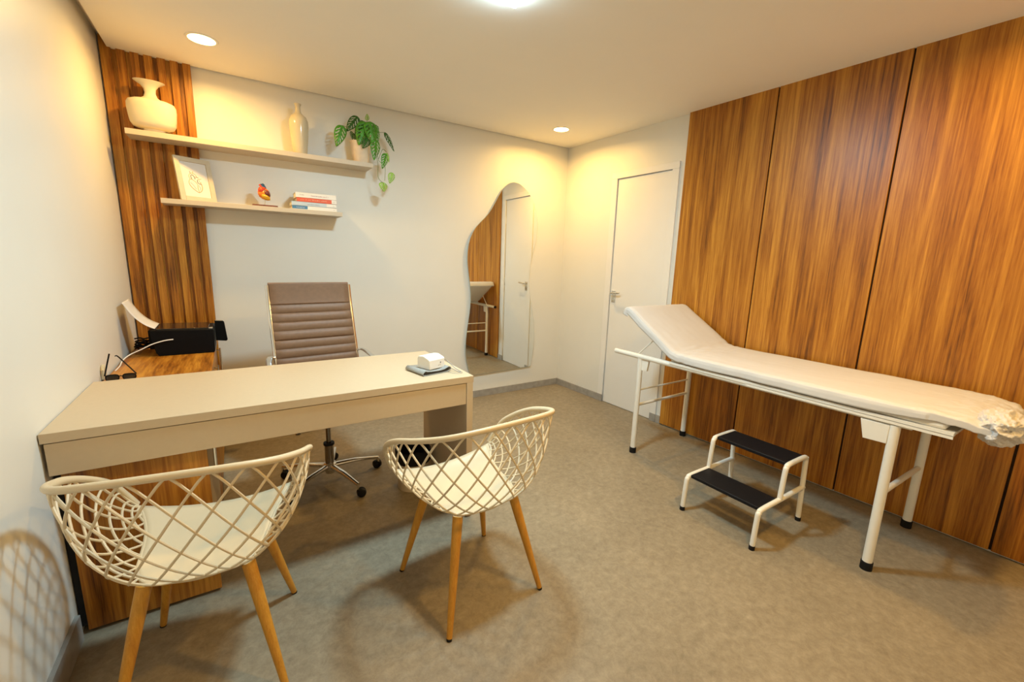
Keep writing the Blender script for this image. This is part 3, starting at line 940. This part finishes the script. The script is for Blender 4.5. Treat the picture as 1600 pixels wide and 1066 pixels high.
MB().tube([(0.02, 0.0, 0.41), (0.16, -0.02, 0.400)], 0.005, 8).build('tilt_lever', M_CHROME, OC)


def ribbed(pathfn, n, w0, w1, thick, ribs, u0=0.0):
    """pad following a side path (y,z) with horizontal sewn ribs"""
    NU = n

    def fn(side):
        def g(u, v):
            y, z, ny, nz = pathfn(u)
            ph = (u - u0) * ribs
            if u < u0:
                bl = 1.0
            else:
                fr2 = ph - math.floor(ph)
                bl = max(0.0, math.sin(math.pi * fr2)) ** 0.35
            edge = min(1.0, min(v, 1 - v) * 14)
            hw = w0 + (w1 - w0) * u
            t = thick * (0.35 + 0.65 * bl) * (0.55 + 0.45 * math.sqrt(edge))
            x = (v * 2 - 1) * hw
            return (x, y + ny * t * side, z + nz * t * side)
        return g
    mb = MB()
    mb.grid(fn(1), NU, 24)
    mb.grid(fn(-1), NU, 24)
    return mb


def path_from(pts):
    c = crom([(0, y, z) for y, z in pts], 12)
    L = [0]
    for i in range(1, len(c)):
        L.append(L[-1] + (c[i] - c[i - 1]).length)

    def f(u):
        s = u * L[-1]
        i = 0
        while i < len(L) - 2 and L[i + 1] < s:
            i += 1
        k = (s - L[i]) / max(1e-9, L[i + 1] - L[i])
        p = c[i].lerp(c[i + 1], k)
        t = (c[i + 1] - c[i]).normalized()
        return p.y, p.z, -t.z, t.y
    return f


bpath = path_from([(0.395, 1.165), (0.375, 1.06), (0.335, 0.92), (0.295, 0.78), (0.265, 0.66), (0.245, 0.56), (0.215, 0.50)])
ribbed(bpath, 220, 0.232, 0.240, 0.017, 12.5, 0.18).build('backrest', M_LEATHER, OC, angle=70)
spath = path_from([(0.215, 0.485), (0.14, 0.462), (0.0, 0.455), (-0.12, 0.462), (-0.20, 0.46), (-0.235, 0.435)])
ribbed(spath, 160, 0.240, 0.240, 0.020, 9.0, 0.0).build('seat', M_LEATHER, OC, angle=70)
for s in (-1, 1):
    pts = [(s * 0.240, y, z) for y, z in ((0.397, 1.160), (0.377, 1.06), (0.337, 0.92), (0.297, 0.78), (0.268, 0.66), (0.247, 0.55), (0.205, 0.475), (0.13, 0.448), (0.0, 0.440), (-0.12, 0.447), (-0.20, 0.445), (-0.23, 0.425))]
    MB().tube(crom(pts, 6), 0.0085, 10, flat=1.5).build('side_frame', M_CHROME, OC)
    MB().tube([(s * 0.236, 0.396, 1.138), (s * 0.250, 0.396, 1.138)], 0.008, 10).build('frame_bolt', M_RUBBER, OC)
    arm = crom([(s * 0.250, 0.285, 0.735), (s * 0.275, 0.262, 0.738), (s * 0.292, 0.18, 0.720), (s * 0.295, 0.04, 0.700), (s * 0.292, -0.06, 0.685), (s * 0.285, -0.09, 0.64), (s * 0.268, -0.06, 0.52), (s * 0.248, 0.0, 0.445)], 8)
    MB().tube(arm, 0.0165, 12, flat=0.5).build('armrest', M_CHROME, OC)
MB().tube([(-0.236, 0.0, 0.432), (0.236, 0.0, 0.432)], 0.010, 10).build('cross_brace', M_CHROME, OC)
MB().tube([(-0.236, 0.402, 1.166), (0.236, 0.402, 1.166)], 0.010, 12).build('top_roll', M_LEATHER, OC)
for c in OC.children:
    if c.name.split('.')[0] in ('backrest', 'seat', 'side_frame', 'frame_bolt', 'armrest', 'cross_brace', 'top_roll'):
        c.location.x += 0.035

# ------------------------------------------------------------------ waste bin
BN = thing('waste_bin', 'small cream waste bin lined with a black bag under the desk end', 'bin', (-2.150, -1.300, 0))
MB().lathe([(0.0, 0.004), (0.084, 0.004), (0.087, 0.008), (0.098, 0.235), (0.101, 0.235), (0.101, 0.232), (0.090, 0.0), (0.0, 0.0)], 36).build('bucket', M_PLASTIC, BN)
MB().lathe([(0.100, 0.165), (0.1035, 0.170), (0.1045, 0.236), (0.100, 0.242), (0.095, 0.236), (0.092, 0.12), (0.080, 0.03), (0.0, 0.02)], 36).build('bin_bag', M_RUBBER, BN)

# ------------------------------------------------------------------ lattice tub chairs
HALF = [(0, -.27, .80), (.14, -.262, .797), (.235, -.215, .78), (.29, -.12, .75), (.31, 0, .71), (.305, .1, .66), (.285, .18, .60), (.264, .212, .54), (.243, .228, .490)]
EDGE = [(0, -.150, .420), (.07, -.145, .420), (.125, -.125, .422), (.158, -.07, .426), (.170, .0, .430), (.180, .07, .438), (.194, .13, .448), (.215, .185, .462), (.236, .224, .482)]


def mirror_pts(h):
    return [Vector((-x, y, z)) for x, y, z in reversed(h[1:])] + [Vector(p) for p in h]


def arc_param(pts):
    c = crom(pts, 14)
    L = [0]
    for i in range(1, len(c)):
        L.append(L[-1] + (c[i] - c[i - 1]).length)

    def f(u):   # u in -1..1
        s = (u * 0.5 + 0.5) * L[-1]
        lo, hi = 0, len(L) - 1
        while hi - lo > 1:
            mid = (lo + hi) // 2
            if L[mid] <= s:
                lo = mid
            else:
                hi = mid
        k = (s - L[lo]) / max(1e-9, L[hi] - L[lo])
        return c[lo].lerp(c[hi], max(0, min(1, k)))
    return f, c


rimf, rimc = arc_param(mirror_pts(HALF))
edgef, edgec = arc_param(mirror_pts(EDGE))


def shell(u, v):
    a, c = rimf(u), edgef(u)
    k = 1 - abs(u)
    ctl = Vector((a.x * 0.93, a.y * 0.93, c.z + (a.z - c.z) * 0.13))
    return a * (1 - v) ** 2 + ctl * 2 * v * (1 - v) + c * v * v


def seat_surface(u, v):
    """u across -1..1, v front 0 -> back 1"""
    # front edge straight-ish, sides along EDGE
    s = v
    ef = edgef(1 - s)
    hw = abs(ef.x)
    y = ef.y
    dip = -0.016 * (1 - u * u) * math.sin(math.pi * min(1, v * 0.95 + 0.05)) ** 0.7
    fr_drop = 0.040 * (1 - u * u) * (1 - v) ** 2.2
    yy = y + 0.018 * (1 - u * u) * (1 - v) ** 3
    return Vector((u * hw, yy, ef.z + dip - fr_drop))


def make_chair():
    t = thing('tub_chair', None, 'chair')
    MB().tube(rimc, 0.0115, 14, flat=0.85).build('rim', M_PLASTIC, t)
    lat = MB()
    NB = 19
    pitch = 2.0 / NB
    for fam in (-1, 1):
        for k in range(-5, NB + 6):
            a = -1 + (k + 0.5) * pitch
            pts = []
            for i in range(25):
                v = i / 24
                u = a + fam * (v ** 0.85) * pitch * 4.0
                if -1 <= u <= 1:
                    pts.append(shell(u, v))
            if len(pts) > 3:
                lat.tube(pts, 0.0037, 7)
    lat.tube(edgec, 0.0050, 8)
    lat.build('lattice_shell', M_PLASTIC, t)
    seat = MB().grid(lambda u, v: seat_surface(u * 2 - 1, v * 0.985), 24, 30)
    seat.build('seat', M_PLASTIC, t, solid=0.007, off=0, angle=70)
    und = MB()
    for sx in (-1, 1):
        for sy in (-1, 1):
            top = Vector((sx * 0.128, sy * 0.124 + 0.004, 0.414))
            ft = Vector((sx * 0.215, sy * 0.215, 0.0))
            ft0 = ft + (top - ft) * 0.02
            lg = MB().tube([ft0, ft.lerp(top, 0.3), ft.lerp(top, 0.8), top], [0.0105, 0.0135, 0.0185, 0.0195], 20)
            lo = lg.build('leg', M_LEG, t)
            MB().tube([ft, ft0], [0.0100, 0.0105], 16).build('foot_cap', M_RUBBER, lo)
            und.tube([top - Vector((0, 0, 0.0015)), top + Vector((0, 0, 0.003))], 0.0180, 20)
    und.box((-0.12, -0.11, 0.398), (0.12, 0.11, 0.405))
    und.build('seat_mount', M_PLASTIC, t, bevel=0.002)
    return t


def copy_tree(o, parent=None):
    c = o.copy()
    COL.objects.link(c)
    c.parent = parent
    for ch in o.children:
        copy_tree(ch, c)
    return c


ch1 = make_chair()
ch2 = copy_tree(ch1)
ch1.location = (-3.106, -2.047, 0)
ch1.rotation_euler = (0, 0, -0.16)
tag(ch1, 'cream lattice tub chair with wooden legs close to the left wall', 'chair', 'cream lattice chairs in front of the desk')
ch2.location = (-2.218, -2.168, 0)
ch2.rotation_euler = (0, 0, 0.07)
tag(ch2, 'cream lattice tub chair with wooden legs beside the desk panel leg', 'chair', 'cream lattice chairs in front of the desk')

# ------------------------------------------------------------------ exam couch
EX = thing('exam_couch', 'white tubular framed exam couch with raised backrest along the wood panels', 'exam couch', (-0.31, -2.33, 0), 0)
def E_(x, y, z):
    return (x + 0.31, y + 2.33, z)
XN, XF, RZ = -0.612, -0.012, 0.716
for x, y0 in ((XN, -1.415), (XF, -1.415)):
    ro = MB().tube([E_(x, y0, RZ), E_(x, -3.10, RZ)], 0.0175, 18).build('side_rail', M_ENAMEL, EX)
    MB().tube([E_(x, y0 + 0.001, RZ), E_(x, y0 - 0.010, RZ)], 0.0180, 16).build('end_plug', M_ENAMEL if x == XN else M_RUBBER, ro)
# flat steel tray edge under the mattress
for x in (XN, XF):
    MB().box(E_(x - 0.022, -3.225, RZ + 0.006), E_(x + 0.006, -1.90, RZ + 0.022)).box(E_(x - 0.022, -3.225, RZ - 0.006), E_(x - 0.019, -2.40, RZ + 0.008)).build('edge_strip', M_ENAMEL, EX)
MB().box(E_(XN + 0.02, -3.225, RZ + 0.008), E_(XF - 0.02, -1.90, RZ + 0.020)).build('bed_plate', M_ENAMEL, EX)
for x, y, nm in ((XN, -1.65, 'a'), (XF, -1.64, 'b'), (XN, -3.045, 'c'), (XF, -3.03, 'd')):
    rr = 0.0185 if y > -2 else 0.0195
    lo = MB().tube([E_(x, y, 0.034), E_(x, y, RZ - 0.012)], rr, 20).build('leg', M_ENAMEL, EX)
    MB().lathe([(0.0, 0.0), (0.0235, 0.0), (0.0235, 0.038), (0.0195, 0.040)], 20, E_(x, y, 0.0)).build('rubber_foot', M_RUBBER, lo)
MB().tube([E_(XN, -1.65, 0.361), E_(XF, -1.64, 0.361)], 0.0105, 12).build('crossbar', M_ENAMEL, EX)
MB().tube([E_(XN, -1.65, 0.472), E_(XF, -1.64, 0.472)], 0.0060, 10).build('crossbar', M_ENAMEL, EX)
MB().tube([E_(XN, -3.045, 0.385), E_(XF, -3.03, 0.345)], 0.0125, 12).build('crossbar', M_ENAMEL, EX)
MB().prism([(-2.925 + 2.33, 0.700), (-3.030 + 2.33, 0.700), (-3.030 + 2.33, 0.615), (-2.945 + 2.33, 0.612)], 'x', E_(XN, 0, 0)[0] - 0.016, E_(XN, 0, 0)[0] + 0.016).build('leg_bracket', M_ENAMEL, EX, bevel=0.002)
MB().prism([(-1.655 + 2.33, 0.698), (-1.722 + 2.33, 0.700), (-1.712 + 2.33, 0.625), (-1.655 + 2.33, 0.62)], 'x', E_(XN, 0, 0)[0] - 0.004, E_(XN, 0, 0)[0] + 0.012).build('leg_bracket', M_ENAMEL, EX, bevel=0.001)
MB().prism([(-1.655 + 2.33, 0.698), (-1.722 + 2.33, 0.700), (-1.712 + 2.33, 0.625), (-1.655 + 2.33, 0.62)], 'x', E_(XF, 0, 0)[0] - 0.012, E_(XF, 0, 0)[0] + 0.004).build('leg_bracket', M_ENAMEL, EX, bevel=0.001)
# cushions
MX0, MX1 = -0.628, -0.012
MB().box(E_(MX0, -3.20, RZ + 0.022), E_(MX1, -1.90, RZ + 0.075)).build('mattress', M_CUSHION, EX, bevel=0.012, seg=3)
ang = math.atan2(1.045 - 0.80, 1.52 - 1.90)   # backrest direction
br_len = 0.455
hy, hz = -1.905, 0.765
ca, sa = (0.385 / 0.458), (0.247 / 0.458)
MBk = Matrix(((1, 0, 0, 0), (0, ca, -sa, 0), (0, sa, ca, 0), (0, 0, 0, 1)))
MBk = Matrix.Translation(E_(0, hy, hz)) @ MBk @ Matrix.Translation((-0.0, 0, 0))
MB().box((MX0, 0.005, -0.020), (MX1, br_len, 0.030), MBk).build('backrest', M_CUSHION, EX, bevel=0.010, seg=3)
MB().tube([E_(XN + 0.02, -1.60, RZ), MBk @ Vector((XN + 0.02, 0.19, -0.02))], 0.005, 8).build('backrest_strut', M_ENAMEL, EX)
MB().tube([E_(XF - 0.02, -1.60, RZ), MBk @ Vector((XF - 0.02, 0.19, -0.02))], 0.005, 8).build('backrest_strut', M_ENAMEL, EX)

# disposable sheet covering both cushions
TOPZ = RZ + 0.080
ctr = [(-1.478, 1.000), (-1.490, 1.032), (-1.512, 1.050), (-1.545, 1.045), (-1.62, 0.998), (-1.72, 0.934), (-1.82, 0.870), (-1.885, 0.828), (-1.925, 0.806), (-1.97, TOPZ + 0.003),
       (-2.10, TOPZ), (-2.40, TOPZ), (-2.70, TOPZ), (-2.95, TOPZ), (-3.12, TOPZ), (-3.22, TOPZ - 0.002), (-3.28, TOPZ - 0.012), (-3.318, TOPZ - 0.030), (-3.335, TOPZ - 0.055)]
cc = crom([(0, y, z) for y, z in ctr], 10)
CL = [0]
for i in range(1, len(cc)):
    CL.append(CL[-1] + (cc[i] - cc[i - 1]).length)


def sheet_pt(u, v):
    s = u * CL[-1]
    i = 0
    while i < len(CL) - 2 and CL[i + 1] < s:
        i += 1
    k = (s - CL[i]) / max(1e-9, CL[i + 1] - CL[i])
    p = cc[i].lerp(cc[i + 1], k)
    t = (cc[i + 1] - cc[i]).normalized()
    nr = Vector((0, t.z, -t.y))
    if nr.z < 0 and p.y > -3.3:
        nr = -nr
    # cross-section: hem - side - round - top - round - side - hem
    hw = (MX1 - MX0) / 2 + 0.010
    cxm = (MX0 + MX1) / 2
    side = 0.052
    tot = 2 * side + 2 * hw
    w_ = v * tot
    foot = max(0.0, min(1.0, (-p.y - 2.95) / 0.38))
    hem = side * (1 - 0.55 * foot)
    if w_ < side:
        x, d = -hw, hem * (side - w_) / side
    elif w_ > side + 2 * hw:
        x, d = hw, hem * (w_ - side - 2 * hw) / side
    else:
        x = -hw + (w_ - side)
        d = 0
        e = min(w_ - side, side + 2 * hw - w_)
        if e < 0.03:
            d = 0.010 * (1 - e / 0.03) ** 2
    narrow = 1 - 0.16 * max(0, (foot - 0.35)) ** 1.5
    q = Vector((cxm + x * narrow, p.y, p.z)) - nr * d
    # wrinkles
    nn = noise.noise(Vector((q.x * 6, q.y * 3, q.z * 4))) * 0.0030 + noise.noise(Vector((q.x * 22, q.y * 9, q.z * 14))) * 0.0014
    hinge = math.exp(-((p.y + 1.96) / 0.10) ** 2)
    nn += hinge * 0.005 * noise.noise(Vector((q.x * 10, q.y * 40, 3)))
    nn += foot ** 2 * (0.009 * noise.noise(Vector((q.x * 11, q.y * 16, q.z * 15 + 5))) + 0.008 * noise.noise(Vector((q.x * 35, q.y * 38, q.z * 38))) + 0.004 * noise.noise(Vector((q.x * 80, q.y * 80, q.z * 80))))
    nn += 0.0022
    q += nr * nn
    if d > 0.012 and foot < 0.5:
        q.x += (-1 if x < 0 else 1) * (0.004 + 0.004 * noise.noise(Vector((q.y * 7, q.z * 9, 1.0))))
    return Vector((q.x + 0.31, q.y + 2.33, q.z - 0.79))


o = MB().grid(sheet_pt, 420, 90).build('paper_couch_cover', M_SHEET, solid=0.0012, off=1, angle=180)
o.location = (-0.31, -2.33, 0.79)
tag(o, 'white disposable sheet over the exam couch, crumpled at the foot end', 'sheet')
# crumpled surplus bunched on the far foot corner
bm = bmesh.new()
bmesh.ops.create_icosphere(bm, subdivisions=6, radius=1)
for v in bm.verts:
    p = v.co.copy()
    ridg = 0
    for kk, am in ((1.4, 0.20), (3.2, 0.09), (7.0, 0.04), (15, 0.02)):
        ridg += am * (1 - 2 * abs(noise.noise(p * kk + Vector((kk, 2, 1)))))
    q = p * (0.86 + ridg)
    v.co = Vector((q.x * 0.200, q.y * 0.068, q.z * 0.068))
me = bpy.data.meshes.new('crumpled_paper')
bm.to_mesh(me)
bm.free()
me.shade_smooth()
me.materials.append(M_SHEET)
o2 = bpy.data.objects.new('crumpled_end', me)
COL.objects.link(o2)
o2.parent = o
o2.location = (-0.115, -3.315 + 2.33, 0.757 - 0.79)
o2.rotation_euler = (0.1, 0.12, 0.1)

# ------------------------------------------------------------------ two-step stool
ST = thing('step_stool', 'white tubular two step stool with black treads under the exam couch', 'step stool', (-0.71, -2.50, 0))
RT = 0.0125
for y in (-0.195, 0.195):
    a = crom([(-0.232, y, 0.010), (-0.222, y, 0.165), (-0.212, y, 0.190), (-0.185, y, 0.200), (0.0, y, 0.200), (0.236, y, 0.200)], 8)
    MB().tube(a, RT, 14).build('lower_frame', M_ENAMEL, ST)
    b3 = crom([(-0.018, y, 0.205), (-0.006, y, 0.345), (0.002, y, 0.372), (0.028, y, 0.383), (0.180, y, 0.383), (0.206, y, 0.372), (0.214, y, 0.345), (0.238, y, 0.010)], 8)
    MB().tube(b3, RT, 14).build('upper_frame', M_ENAMEL, ST)
    for x in (-0.233, 0.2385):
        MB().tube([(x, y, 0.0), (x, y, 0.022)], 0.0140, 14).build('rubber_foot', M_RUBBER, ST)
for a, b_ in (((-0.205, -0.183, 0.192), (-0.035, 0.183, 0.210)), ((0.010, -0.183, 0.375), (0.190, 0.183, 0.393))):
    MB().box(a, b_).build('tread', M_TREAD, ST, bevel=0.003)
